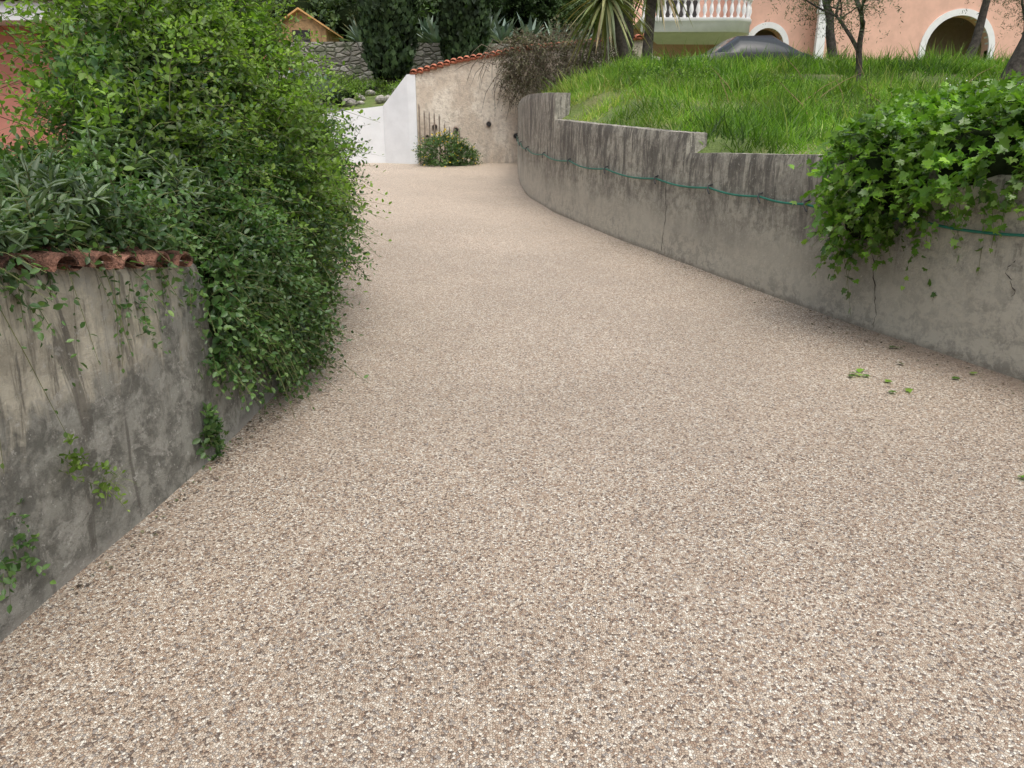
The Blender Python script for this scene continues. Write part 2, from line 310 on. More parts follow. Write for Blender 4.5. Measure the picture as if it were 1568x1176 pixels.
for a,b_ in zip(cl[:-1],cl[1:]):
    for s in np.linspace(0,1,9)[:-1]:
        y=a+(b_-a)*s; pts.append((xrs(y)-.024-.008*math.sin(s*3.14),y,hz(y)-.035*math.sin(s*math.pi)*(b_-a)/1.2))
ho=empty('garden_hose'); build('hose_tube',[tube(pts,.0095,8)],[M_hose],ho)
build('hose_clips',[tube([(xrs(y)+.01,y,hz(y)+.035),(xrs(y)-.035,y-.005,hz(y)+.022),(xrs(y)-.052,y-.04,hz(y)-.012),(xrs(y)-.045,y-.085,hz(y)-.05)],.008,6) for y in cl],[M_metal],ho)
# ------------------------------------------------------------ left wall with tile coping
zl=lambda y: np.interp(y,[-3,2.0,2.3,3.35,3.4,4.3,6,13.6],[1.33,1.30,1.265,1.13,.98,1.0,1.15,1.6])
lw=empty('garden_wall'); build('rendered_wall',wallseg(xls,-3,3.36,lambda y:gz(y)-.1,zl,.26,-1)+wallseg(xls,3.36,13.6,lambda y:gz(y)-.1,zl,.22,-1),[M_left],lw)
tp=[]
for i,y in enumerate(np.arange(-1.,3.15,.165)):
    x=float(xls(y)); z=float(zl(y))+.004; a=np.linspace(0,np.pi,9); rows=[]; jx=random.uniform(-.03,.01); jz=random.uniform(-.01,.008); jr=random.uniform(.88,1.06)
    for px,rr,zz in((.06,.072,-.015),(-.14,.068,.008),(-.36,.06,.03)):
        rows.append([(x+px+jx,y+math.cos(t)*rr*jr,z+zz+jz+math.sin(t)*rr*.68*jr) for t in a])
    inner=[[(p[0],y+(p[1]-y)*.8,z+(p[2]-z)*.68) for p in r] for r in rows]
    rows=np.array(rows);inner=np.array(inner); tp+=[grid(rows),grid(inner),grid(np.stack([rows[0],inner[0]],0))]
    tp.append(grid(np.stack([np.array([(x+px2,y+.083+math.cos(t)*.05,z-.012-math.sin(t)*.03+zz) for t in a]) for px2,zz in((.045,0),(-.36,.04))],0)))
build('tile_coping',tp,[M_tiledirty],lw)
# ------------------------------------------------------------ terrain
def wt(y): return np.interp(y,[-3,5.8,5.9,7.9,7.95,11.7,11.75,21],[1.38,1.44,1.5,1.5,1.68,2.0,2.2,2.7])
def G(x,y):
    x=np.asarray(x,float);y=np.asarray(y,float)
    hr=np.interp(y,[-4,4,6,8,10,12,14,16,18,21,30,37,60,90],[1.2,1.32,1.48,1.70,2.02,2.44,2.88,3.18,3.28,3.25,3.3,3.6,12,24])
    hr=np.where(y<21,np.minimum(hr,wt(y)-.04+.4*np.maximum(0,x-xr(y)-.15)),hr)
    hl=np.interp(y,[20,21.2,27,27.01,34,60,90],[2.6,2.7,3.75,4.85,6.0,16,28]); k=np.clip((x-1)/4,0,1)
    z=np.where(y>21,hl*(1-k)+hr*k,hr); return z+.05*sn(np.stack([x,y,0*x],-1),.9,8)
ys=np.linspace(-4,21.2,110); c=np.concatenate([np.linspace(0,10,60),np.linspace(11,60,25)])
X=xrs(ys)[:,None]+.12+c[None]; Yg=np.repeat(ys[:,None],len(c),1)
build('hillside',[grid(np.stack([X,Yg,G(X,Yg)],-1))],[M_gg])
ys=np.concatenate([np.linspace(21.2,26.98,14),np.linspace(27.03,40,25),np.linspace(42,90,20)]); xs=np.concatenate([np.linspace(-90,-13,20),np.linspace(-12,22,70),np.linspace(24,90,20)])
X,Y=np.meshgrid(xs,ys,indexing='ij'); build('terraced_hill',[grid(np.stack([X,Y,G(X,Y)],-1))],[M_gg])
ys=np.linspace(-4,14,60); c=np.linspace(0,40,50); X=xls(ys)[:,None]-.12-c[None]; Yg=np.repeat(ys[:,None],50,1)
Z=np.interp(Yg,[-4,3,3.4,5,8,14],[1.1,1.06,.93,.95,1.2,1.6])+.04*sn(np.stack([X,Yg,0*X],-1),1.5,8); build('garden_bank',[grid(np.stack([X,Yg,Z],-1))],[M_soil])
# ------------------------------------------------------------ far walls
def panel(pts,top,th,zb,m=0,nz=14):
    P=np.array(pts,float); d=np.r_[0,np.cumsum(np.linalg.norm(np.diff(P,axis=0),axis=1))]; s=np.linspace(0,d[-1],int(d[-1]/.12)+2); s=np.unique(np.concatenate([s,d]))
    x=np.interp(s,d,P[:,0]);y=np.interp(s,d,P[:,1]);zt=np.interp(s,d,top); q=np.linspace(0,1,nz)[None]
    F=np.stack([np.repeat(x[:,None],nz,1),np.repeat(y[:,None],nz,1),zb+(zt-zb)[:,None]*q],-1); F[...,1]+=.012*sn(F,2.5,2)
    B=F.copy(); B[...,1]=y[:,None]+th; t=np.linspace(0,1,3)[None,:,None]
    return [grid(F,m),grid(B,m),grid(F[:,-1][:,None]*(1-t)+B[:,-1][:,None]*t,m)]+[grid(F[e][:,None]*(1-t)+B[e][:,None]*t,m) for e in(0,-1)]
build('white_wall',panel([(-9,20.2),(-5.3,20.75),(-3.42,20.95)],[2.25,2.50,2.74],.2,.9)+panel([(-3.417,20.93),(-2.72,20.6),(-2.5,20.6)],[2.75,3.48,3.50],.2,.9),[M_white])
cw=empty('stucco_wall'); ctop=lambda x: np.interp(x,[-2.5,-1.5,.4,3.5],[3.56,3.86,4.18,4.4])
build('stucco_face',panel([(-2.498,20.66),(-1.5,20.95),(.4,21.0),(3.6,20.6)],[3.5,3.8,4.13,4.35],.28,.9),[M_cream],cw)
cp=[]
for x in np.arange(-2.55,3.5,.17):
    z=float(ctop(x))-.02; yy=float(np.interp(x,[-2.5,-1.5,.4,3.6],[20.66,20.95,21,20.6])); a=np.linspace(0,np.pi,7); rr=.085
    cp.append(grid(np.array([[(x+math.cos(t)*rr,yy+py,z+dz+math.sin(t)*rr*.8) for t in a] for py,dz in((-.1,-.03),(.14,.03),(.38,-.03))])))
    cp.append(box(x-.084,x+.084,yy-.07,yy+.34,z-.06,z+.0))
build('tile_coping',cp,[M_tile],cw)
wh=[]
for x,z in((-.62,2.3),(-2.05,2.22),(-1.5,2.15),(-2.25,1.95),(.1,2.0)):
    yy=float(np.interp(x,[-2.5,-1.5,.4],[20.66,20.95,21])); wh.append(tube([(x,yy+.1,z),(x,yy-.06,z-.02)],.07,10)); wh.append(([(x+.06*math.cos(a),yy-.062,z-.02+.06*math.sin(a)) for a in np.arange(8)*.785],[tuple(range(8))],1))
build('weep_pipes',wh,[M_tiledirty,M_dark],cw)
pk=[]
for i,x in enumerate(np.arange(-2.42,-1.3,.13)):
    zt=2.72-.28*(i/9)+random.uniform(-.12,.1)-.25*(i>4); w=.018; yy=20.5; V=[(x-w,yy,1.25),(x+w,yy,1.25),(x+w,yy,zt-.1),(x,yy,zt),(x-w,yy,zt-.1)]
    V+=[(a,b_+.02,c_) for a,b_,c_ in V]; pk.append((V,[(0,1,2,4),(5,9,7,6),(1,6,7,2),(2,7,8,3),(3,8,9,4),(4,9,5,0)])); pk.append((V,[(4,2,3),(7,9,8)]))
pk.append(box(-2.45,-1.3,20.525,20.545,1.9,1.94)); build('picket_fence',pk,[plain('grey_wood',(.22,.18,.14),.3,20)],smooth=False)
build('stone_terrace_wall',panel([(-14,26.6),(-6,26.8),(0,26.9),(5,26.9)],[5.0,5.05,5.0,4.6],.4,3.0),[M_stone])
rk=[]
a=np.linspace(0,np.pi,8); b_=np.linspace(0,2*np.pi,11); A,B=np.meshgrid(a,b_,indexing='ij'); dd=np.stack([np.sin(A)*np.cos(B),np.sin(A)*np.sin(B),np.cos(A)],-1)
for i in range(70):
    x=random.uniform(-8,-2.6);y=random.uniform(21.6,26.3);r=random.uniform(.07,.2); c_=np.array([x,y,float(G(x,y))+r*.5]); Q=dd*np.array([r*random.uniform(.8,1.5),r,r*.7]); Q=Q*(1+.3*sn(Q+c_,8,i))[...,None]; rk.append(grid(Q+c_))
build('garden_rocks',rk,[plain('rock',(.38,.36,.31),.4,9,.9,.8,.05)],smooth=False)
# ------------------------------------------------------------ LEFT SHRUB
FC=nrm(np.array([.5,-.8,.25]))
sb=[((-2.1,5.7,1.25),(.78,1.3,.70)),((-2.2,5.4,2.1),(.42,.95,.75)),((-1.95,4.5,1.75),(.30,.8,.48)),((-1.66,4.65,1.0),(.42,.72,.62)),((-2.05,3.35,1.31),(.55,1.0,.22)),((-3.3,3.2,1.18),(1.0,1.2,.22)),((-1.83,4.1,1.4),(.36,.6,.40)),((-2.8,8.0,1.5),(.75,1.7,.7)),((-1.9,2.2,1.33),(.32,.95,.10)),
 ((-1.53,3.85,.98),(.26,.42,.32)),((-1.42,4.35,.66),(.27,.45,.34)),((-3.1,5.2,1.1),(.9,1.0,.38)),((-1.47,3.52,.84),(.16,.28,.34))]
P1,D1=blobpts(sb,22000,.62,1.06,.30,FC)
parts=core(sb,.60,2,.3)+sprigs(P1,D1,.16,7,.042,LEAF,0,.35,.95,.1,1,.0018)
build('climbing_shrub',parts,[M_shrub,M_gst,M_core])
lb=[((-2.2,5.2,2.3),(.40,.8,.5)),((-1.98,4.4,2.0),(.28,.7,.35)),((-1.83,5.3,1.95),(.38,.7,.45)),((-1.9,3.9,1.62),(.28,.6,.18)),((-1.55,5.0,1.4),(.3,.6,.5))]
P2,D2=blobpts(lb,2900,.5,1.2,.3,FC)
build('lime_shrub',sprigs(P2,nrm(D2+UP*.4),.24,9,.046,LEAF,0,.45,.9,.3,1,.002),[M_lime,M_gst])
P2b=np.stack([rng.uniform(-3.1,-2.3,60),rng.uniform(4.0,5.4,60),rng.uniform(1.5,2.2,60)],1)
build('airy_branches',sprigs(P2b,np.tile([-.3,-.1,.7],(60,1)),.42,13,.042,LEAF,0,.5,.9,.3,1,.003),[M_lime,M_gst])
vb=[((-1.72,2.85,1.40),(.14,.2,.08)),((-1.62,3.12,1.22),(.12,.16,.08)),((-1.9,3.4,1.50),(.2,.2,.1)),((-1.62,2.45,1.34),(.1,.2,.05)),((-1.66,3.6,1.4),(.15,.2,.12)),((-2.1,2.7,1.42),(.25,.3,.06))]
P3,D3=blobpts(vb,140,.3,1.1,.1); build('valerian_plant',sprigs(P3,nrm(D3+UP*.8),.12,12,.10,LANCE,0,.1,.95,.6,1,.003),[M_val,M_gst])
Y0=rng.uniform(3.35,5.1,240); P4=np.stack([xls(Y0)+rng.uniform(.0,.14,240),Y0,rng.uniform(.5,1.2,240)],1); P4[:,2]=np.where(P4[:,1]<3.7,np.maximum(P4[:,2],.8),P4[:,2])
Y5=rng.uniform(1.7,3.3,34); P5=np.stack([xls(Y5)+.03,Y5,zl(Y5)-rng.uniform(0,.08,34)],1)
Y6=rng.uniform(1.0,3.3,230); P6_=np.stack([xls(Y6)-rng.uniform(.04,.28,230),Y6,zl(Y6)+.07+rng.uniform(0,.07,230)],1)
pp=sprigs(P4,np.tile([.35,-.2,-.8],(240,1)),.2,9,.042,LEAF,0,.3,.9,0,1,.0016)+sprigs(P5,np.tile([.08,.0,-1.],(34,1)),.24,8,.028,LEAF,0,.1,.9,0,1,.0013,.5)+sprigs(P6_,np.tile([.6,-.2,.35],(230,1)),.13,7,.038,LEAF,0,.7,.9,0.1,1,.0013,.8)
build('hanging_runners',pp,[M_shrub,M_gst])
for i,(x,y,z,n,l) in enumerate([(-1.53,2.36,.59,9,.026),(-1.52,2.5,.44,9,.024),(-1.42,3.22,.36,30,.034),(-1.6,2.1,.33,14,.03),(-1.48,2.88,.95,9,.024),(-1.44,3.1,.2,8,.02),(-1.43,3.4,.62,10,.03),(-1.61,2.15,.5,5,.02),(-1.42,3.3,.22,12,.026)]):
    Pw=np.array([x,y,z])+rng.normal(size=(n,3))*[.008,.04,.04]; build('wall_weed' if i==0 else 'wall_weed.%03d'%i,sprigs(Pw,np.tile([.6,-.2,.1],(n,1)),.06,6,l*1.2,LEAF,0,.6,.9,.1,1,.0012,.9),[M_lime if i<2 else M_shrub,M_gst])
n=26; Pg=np.tile([-1.5,2.52,.42],(n,1))+rng.normal(size=(n,3))*[.003,.02,.01]; build('dry_grass_tuft',[scatter(Pg,nrm(np.tile([.5,.3,-.1],(n,1))+.6*rng.normal(size=(n,3))),np.tile(UP,(n,1)),.10,BLADE,0,np.full(n,.8),.002)],[M_grass])
# ------------------------------------------------------------ RIGHT IVY
ib=[((2.72,5.45,1.42),(.42,.45,.38)),((3.1,4.95,1.54),(.5,.5,.30)),((3.6,4.7,1.64),(.6,.6,.30)),((4.3,5.2,1.72),(.9,.8,.34)),((3.3,5.7,1.68),(.6,.6,.27)),((5.2,4.8,1.7),(.9,.9,.35)),((2.60,5.55,1.12),(.24,.25,.2))]
P6,D6=blobpts(ib,3700,.7,1.08,.26,(-.4,-.85,.3))
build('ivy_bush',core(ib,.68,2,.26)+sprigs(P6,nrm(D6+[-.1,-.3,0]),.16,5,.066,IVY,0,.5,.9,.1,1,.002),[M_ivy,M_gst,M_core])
ip=rng.uniform(5.0,5.75,14); pi=np.stack([xrs(ip)-.1,ip,np.full(14,1.05)],1)
build('ivy_runner',sprigs(pi,np.tile([-.1,0,-1.],(14,1)),.22,6,.05,IVY,0,.1,.9,0,1,.002,.3),[M_ivy,M_gst])
# ------------------------------------------------------------ GRASS
n=165000; y=6+rng.random(n)**.8*13; x=xrs(y)+.22+rng.random(n)**1.1*14; k=sn(np.stack([x,y,0*x],1),1.6,11); keep=rng.random(n)<(.5+.8*k+.1); x=x[keep];y=y[keep];k=k[keep]; n=len(x)
P=np.stack([x,y,G(x,y)-.01],1); hgt=(.08+.14*rng.random(n)+.15*(rng.random(n)>.9))*(1+.75*sn(P,1.1,12)+.4*sn(P,3.5,14)); hgt=np.maximum(hgt,.04)*np.clip(.45+(x-xr(y)-.2)*1.2,.5,1.15)
Fd=nrm(UP+.6*rng.normal(size=(n,3))*[1,1,.2]+np.stack([.4*sn(P,2,41),.4*sn(P,2,42),0*x],1)); Nn=rng.normal(size=(n,3))*[1,1,.1]
col=np.clip(.44+.28*sn(P,.8,13)+.2*sn(P,3.,17)+.22*rng.normal(size=n)+.35*np.clip((2.2-(x-xr(y)))/2,0,1)*np.clip((y-9)/3,0,1),0,1)
build('grass',[scatter(P,Fd,Nn,hgt,BLADE,0,col,.007+.004*rng.random(n)+.0004*y)],[M_grass])
n=4200; x=rng.uniform(1.5,10,n);y=rng.uniform(6.4,15,n); P=np.stack([x,y,G(x,y)],1); k=sn(P,1.1,31); w=(x>xr(y)+.35)&(k>.3); P=P[w]
build('broadleaf_weeds',sprigs(P,np.tile(UP,(len(P),1)),.18,7,.06,LEAF,0,.1,.9,.5,1,.003,.5),[M_lime,M_gst])
n=1400; x=rng.uniform(3.6,7.5,n);y=rng.uniform(6.5,9.5,n); P=np.stack([x,y,G(x,y)],1); w=(x>3.6+.5*np.sin(y*2))
P=P[w][:600]; build('wild_plants',sprigs(P,np.tile(UP,(len(P),1)),.34,9,.07,LANCE,0,.1,.8,.5,1,.003,.4),[M_lime,M_gst])
fx=rng.uniform(5.0,6.3,260);fy=rng.uniform(8.2,9.6,260); Pf=np.stack([fx,fy,G(fx,fy)+rng.uniform(.25,.55,260)],1); build('white_wildflowers',[scatter(Pf,rng.normal(size=(260,3)),np.tile(UP,(260,1)),.02,CLUMP)],[M_trim])
ds=[]
for i in range(14):
    x=random.uniform(2.2,7);y=random.uniform(9,13); z=float(G(x,y)); dx=random.uniform(-.6,.6); ds.append(tube([(x,y,z),(x+dx*.3,y,z+.2),(x+dx*.7,y,z+.36),(x+dx,y-.1,z+.45)],[.006,.006,.004,.002],5))
build('dry_stalks',ds,[plain('straw',(.32,.23,.12),.2,10)])
# ------------------------------------------------------------ trees
def grow(p,d,l,r,lev,tubes,tips,curl=.35,nb=3,shr=.72,bend=0):
    pts=[p]; q=np.array(p,float); dd=np.array(d,float)
    for i in range(5): dd=nrm(dd+curl*.35*rng.normal(size=3)+(0,0,.03-bend)); q=q+dd*l/5; pts.append(q.copy())
    tubes.append(tube(pts,np.linspace(r,r*.62,6),7 if lev>1 else 5))
    if lev<=2: tips.extend([(pts[k],dd) for k in (2,3,4,5)])
    if lev==0: return
    for i in range(nb):
        nd=dd+.7*rng.normal(size=3)*[1,1,.5]+[0,0,.25-bend]; nd[2]=max(nd[2],.1 if lev>1 else -.5); nd=nrm(nd); grow(pts[-1] if i<2 else pts[3],nd,l*shr*random.uniform(.8,1.15),r*.6,lev-1,tubes,tips,curl,nb,shr,bend)
def mktree(name,base,d,l,r,lev,leafm,ll,nper,spread,T=OLIVE,nb=3,hang=0,bend=0,shr=.72):
    tubes=[];tips=[]; grow(np.array(base,float),nrm(np.array(d,float)),l,r,lev,tubes,tips,nb=nb,bend=bend,shr=shr); e=empty(name); build('trunk_and_limbs',tubes,[M_bark],e)
    tp=np.array([t[0] for t in tips]); td=np.array([t[1] for t in tips]); idx=rng.integers(0,len(tp),nper); P=tp[idx]+rng.normal(size=(nper,3))*spread
    build('crown',sprigs(P,nrm(td[idx]+.8*rng.normal(size=(nper,3))-UP*hang),ll*3.2,8,ll,T,0,.4,.9,.1,None),[leafm],e)
mktree('olive_tree',(5.66,13,2.55),(-.05,0,1),.95,.06,3,M_olive,.06,1300,.17,hang=.4,bend=.02,shr=.8)
mktree('olive_tree.001',(7.55,12,2.35),(.1,-.05,1),1.5,.24,3,M_olive,.07,3000,.24,hang=.6,bend=.03,shr=.8)
mktree('olive_tree.002',(7.0,17.5,3.15),(.0,0,1),1.5,.12,3,M_olive,.07,1800,.22,hang=.5,bend=.03)
mktree('olive_tree.003',(9.6,17,3.2),(.0,0,1),1.5,.11,3,M_olive,.07,2000,.22,hang=.5,bend=.03)
mktree('olive_tree.004',(12.5,20,3.2),(.0,0,1),1.4,.10,3,M_olive,.07,2000,.25,hang=.5,bend=.03)
def cypress(name,x,y,z,h,r):
    n=13000; s=rng.random(n)**.85; a=rng.random(n)*6.283; pr=np.interp(s,[0,.06,.3,.6,.85,1],[.55,.85,1,.9,.55,.06])*r; P0=np.stack([np.cos(a)*pr,np.sin(a)*pr,s*h],1); q=(1+.2*sn(P0,4,21))*(.8+.28*rng.random(n)); P0[:,:2]*=q[:,None]; P=P0+[x,y,z+.25]
    D=nrm(np.stack([np.cos(a)*.5,np.sin(a)*.5,np.ones(n)],1)+.3*rng.normal(size=(n,3))); e=empty(name)
    build('foliage',[scatter(P,D,np.stack([np.cos(a),np.sin(a),.2*a],1),.13+.1*rng.random(n),CLUMP)],[M_cyp],e)
    zz=np.linspace(0,1,14); b_=np.linspace(0,6.2832,15); prr=np.interp(zz,[0,.06,.3,.6,.85,1],[.5,.85,1,.9,.55,.06])*r*.8
    build('inner_mass',[grid(np.array([[(x+math.cos(t)*p,y+math.sin(t)*p,z+.25+q*h) for t in b_] for q,p in zip(zz,prr)]))],[M_core],e); build('trunk',[tube([(x,y,z-.1),(x,y,z+1)],.12,8)],[M_bark],e)
cypress('cypress_tree',-3.75,24.6,3.45,8,.80); cypress('cypress_tree.001',-1.5,25.6,3.7,8,.74)
def agave(name,c,L,n=26,w=.09): build(name,straps(c,n,L,w,.25,1.35,.22,0,8,.5),[M_agave])
ag=[(-5.3,21.9,2.9,1.25),(-6.6,23.5,3.2,1.3),(-2.6,28.0,5.1,1.3),(-3.0,28.8,5.3,1.2),(-.3,27.9,5.05,1.3),(.6,28.0,5.0,1.4),(1.5,27.8,4.9,1.2),(-5.2,28.0,5.1,1.2),(-.9,28.9,5.3,1.5),(2.3,28.5,4.8,1.3)]
for i,(x,y,z,l) in enumerate(ag): agave('agave_plant' if i==0 else 'agave_plant.%03d'%i,(x,y,z),l)
build('aloe_plant',straps((-4.75,21.7,2.75),34,.6,.035,.1,1.4,.15,0,6),[M_cyp])
def yucca(name,base,mid,top,n,L):
    e=empty(name); build('trunk',[tube([base,mid,top],[.13,.11,.1],9)],[M_bark],e); build('crown',straps(top,n,L,.035,-.9,1.35,.5,0,8,.3),[M_yucca],e)
yucca('yucca_tree',(2.5,17,3.2),(2.3,17,3.8),(1.95,17,4.65),130,1.1)
yucca('yucca_tree.001',(3.0,18,3.2),(3.05,18,4.2),(3.1,18,5.3),90,1.0)
yucca('yucca_tree.002',(2.7,19,3.2),(2.75,19,4.2),(2.6,19,5.7),90,1.0)
db=[((1.3,20.35,3.75),(1.15,.4,.75)),((.3,20.5,3.95),(.6,.3,.45)),((2.2,19.8,3.6),(.8,.5,.7)),((.1,20.6,3.3),(.3,.2,.45))]
P7,D7=blobpts(db,3300,.4,1.15,.3,(0,-1,.1)); vt=[]
for i in range(90):
    x=random.uniform(-.7,1.5); z=random.uniform(3.2,4.3); dx=random.uniform(-.9,.3); q=random.uniform(.1,.9); vt.append(tube([(x,20.6,z),(x+dx*.3,20.5,z+.06),(x+dx*.7,20.5,z-q*.4),(x+dx*.9,20.55,z-q)],[.010,.009,.007,.003],4,1))
build('dry_climber',sprigs(P7,D7,.22,6,.055,LEAF,0,.6,.9,.0,1,.004,1.2)+vt,[M_dead,M_twig])
P8,D8=blobpts([((-1.75,20.1,1.55),(.55,.35,.38)),((-1.3,20.2,1.45),(.35,.3,.25))],900,.5,1.1,.3); fl=rng.integers(0,900,220)
build('flowering_bush',sprigs(P8,D8,.16,7,.06,LEAF,0,.2,.9,.2,1,.003)+[scatter(P8[fl]+D8[fl]*.16,D8[fl],np.tile(UP,(220,1)),.06,CLUMP,2)],[M_shrub,M_gst,plain('yellow_petal',(.8,.6,.04),.1)])
gb=[((x,y,float(G(x,y))+.12),(random.uniform(.4,.8),random.uniform(.3,.6),random.uniform(.15,.3))) for x,y in [(-8,22),(-7,24),(-5.6,25.5),(-4.5,24.2),(-3.1,23.2),(-2,24),(-.8,23.5),(.5,23),(-6.2,22.3),(-3.9,26),(-.3,26.0),(1.5,25.5),(-5.0,23)]]
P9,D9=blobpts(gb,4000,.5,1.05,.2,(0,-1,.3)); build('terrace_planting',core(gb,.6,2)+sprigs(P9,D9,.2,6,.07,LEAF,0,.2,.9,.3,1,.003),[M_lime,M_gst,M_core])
tb=[]
for i in range(46):
    x=-26+i*1.25+random.uniform(-.8,.8); y=random.uniform(33,38) if x<4 else random.uniform(39,44); z=float(G(x,y)); tb.append(((x,y,z+random.uniform(1,3)),(random.uniform(1.4,2.4),1.6,random.uniform(1.8,3.2))))
for i in range(24):
    x=-14+i*.75; y=random.uniform(30.5,33); tb.append(((x if x<4 else x-18,y,float(G(x,y))+random.uniform(.6,1.2)),(random.uniform(.7,1.2),1,random.uniform(.7,1.3))))
Pa,Da=blobpts(tb,14000,.7,1.15,.25,(0,-1,.2)); build('background_trees',core(tb,.72,1)+sprigs(Pa,Da,.5,6,.22,CLUMP,0,.3,.9,.1,None),[M_bgt,M_core])
mktree('olive_tree.005',(-5.6,29.5,5.2),(.1,0,1),1.6,.15,3,M_olive,.11,2200,.4)
mktree('oak_tree',(1.2,30.5,5.0),(.1,0,1),1.6,.15,3,M_bgt,.13,2600,.5,CLUMP)
# ------------------------------------------------------------ shed
sh=empty('garden_shed'); W=plain('wood_planks',(.50,.32,.16),.3,6); x0,x1,y0,y1,z0=-8.0,-6.3,27.5,29.5,4.55
pl=[box(x0+i*.17,x0+i*.17+.16,y0,y0+.03,z0-.2,z0+1.0) for i in range(10)]+[box(x0,x0+.03,y0+.03,y1,z0-.2,z0+1),box(x1-.03,x1,y0+.03,y1,z0-.2,z0+1)]
xm=(x0+x1)/2; pl.append(([(x0,y0+.01,z0+1.003),(x1,y0+.01,z0+1.003),(xm,y0+.01,z0+1.55)],[(0,1,2)])); build('plank_walls',pl,[W],sh,False)
def slab(a,b_,c_,d,t,m=0):
    v=[a,b_,c_,d]; v=v+[(p[0],p[1],p[2]+t) for p in v]; return (v,[(0,1,2,3),(4,7,6,5),(0,4,5,1),(1,5,6,2),(2,6,7,3),(3,7,4,0)],m)
build('gable_roof',[slab((x0-.15,y0-.2,z0+.93),(xm,y0-.2,z0+1.56),(xm,y1,z0+1.56),(x0-.15,y1,z0+.93),.06),slab((x1+.15,y0-.2,z0+.93),(xm+.003,y0-.2,z0+1.56),(xm+.003,y1,z0+1.56),(x1+.15,y1,z0+.93),.06)],[plain('orange_roof',(.7,.40,.16),.15,4)],sh,False)
build('shed_window',[box(xm-.3,xm+.3,y0-.02,y0-.004,z0+.55,z0+.95)],[M_dark],sh,False)
# ------------------------------------------------------------ salmon house on the left
h=empty('salmon_house'); build('walls',[box(-13,-4.6,9,15,.4,2.92)],[M_salmon],h,False)
build('eaves',[box(-13.3,-4.3,8.6,15.3,2.92,3.0),box(-13.3,-4.3,8.5,8.597,2.9,3.08)],[M_trim],h,False)
hv=[(-13.4,8.45,3.085),(-4.2,8.45,3.085),(-4.2,15.4,3.085),(-13.4,15.4,3.085),(-10.5,12,4.6),(-7,12,4.6)]
build('hip_roof',[(hv,[(0,1,5,4),(2,3,4,5)]),(hv,[(1,2,5),(3,0,4)])],[M_tile],h,False)
build('window',[box(-7.6,-6.6,8.96,8.995,1.6,2.6),],[M_dark],h,False); build('window_frame',[box(-7.68,-7.6,8.94,8.997,1.52,2.68),box(-6.6,-6.52,8.94,8.997,1.52,2.68),box(-7.6,-6.6,8.94,8.997,2.6,2.68),box(-7.6,-6.6,8.94,8.997,1.52,1.6),box(-7.12,-7.08,8.94,8.957,1.6,2.6)],[M_trim],h,False)
# ------------------------------------------------------------ peach villa
v=empty('peach_villa')
def archwall(x0,x1,y,z0,z1,cx,hw,spring,th=.4):
    a=np.linspace(np.pi,0,17); ring=[(cx+hw*math.cos(t),spring+hw*math.sin(t)) for t in a]; out=[box(x0,cx-hw,y,y+th,z0,z1),box(cx+hw,x1,y,y+th,z0,z1)]
    for (xa,za),(xb,zb) in zip(ring[:-1],ring[1:]):
        V=[(xa,y,za),(xb,y,zb),(xb,y,z1),(xa,y,z1),(xa,y+th,za),(xb,y+th,zb),(xb,y+th,z1),(xa,y+th,z1)]; out.append((V,[(0,1,2,3),(0,4,5,1)]))
    return out
def archtrim(y,cx,hw,spring,z0,w=.16,d=.06):
    a=np.linspace(np.pi,0,21); o=[(cx-hw-w,z0),*[(cx+(hw+w)*math.cos(t),spring+(hw+w)*math.sin(t)) for t in a],(cx+hw+w,z0)]; i=[(cx-hw,z0),*[(cx+hw*math.cos(t),spring+hw*math.sin(t)) for t in a],(cx+hw,z0)]
    G_=np.array([[(p[0],y-d,p[1]) for p in o],[(p[0],y-d,p[1]) for p in i],[(p[0],y+.2,p[1]) for p in i]]); G2=np.array([[(p[0],y,p[1]) for p in o],[(p[0],y-d,p[1]) for p in o]]); return [grid(G_),grid(G2)]
ww=archwall(8.6,11.3,30,3.2,9,9.45,.62,5.3)+[box(11.3,13.2,29.4,29.8,3.2,9)]+archwall(13.2,18.2,29.4,3.2,9,16.2,1.15,5.1)+archwall(18.2,24,29.4,3.2,9,20.6,1.15,5.1)+[box(4.6,8.6,31.6,32,3.2,9)]+[box(8.3,8.6,30,31.6,3.2,9)]
build('walls',ww,[M_peach],v,False)
build('interior',[box(8.7,24,31.5,38,3.2,8.9)],[plain('shaded_room',(.35,.26,.2),.1)],v,False)
build('arch_trim',archtrim(30,9.45,.62,5.3,3.2,.2)+archtrim(29.4,16.2,1.15,5.1,3.2,.22)+archtrim(29.4,20.6,1.15,5.1,3.2,.22),[M_trim],v,False)
build('pillar',[box(11.0,11.3,29.2,29.39,3.2,9),box(10.95,11.35,29.15,29.395,6.3,6.45)],[M_trim],v,False)
build('balcony_door',[box(5.6,7.2,31.56,31.597,6.26,8.4)],[M_dark],v,False)
a=np.linspace(-np.pi/2,0,9); path=[(4.6,29.0)]+[(7.9+.75*math.cos(t),29.75+.75*math.sin(t)) for t in a]+[(8.65,29.95)]
prof=[(5.35,-1.1),(5.5,-.55),(5.6,-.2),(5.65,-.05),(5.65,.02),(5.98,.02),(6.0,.07),(6.12,.07)]
rows=[]; cpt=np.array([6.5,31.0])
for (z,o) in prof: rows.append([(p[0]+(nrm(np.array(p)-cpt)*o)[0],p[1]+(nrm(np.array(p)-cpt)*o)[1],z) for p in path])
bl=[grid(np.array(rows))]
top=[(*p,6.121) for p in path]; bl.append((top+[(8.65,31.6,6.121),(4.6,31.6,6.121)],[tuple(range(len(path)+2))]))
build('balcony_slab',bl,[M_trim],v)
bp=[];P_=np.array(path);d=np.r_[0,np.cumsum(np.linalg.norm(np.diff(P_,axis=0),axis=1))]
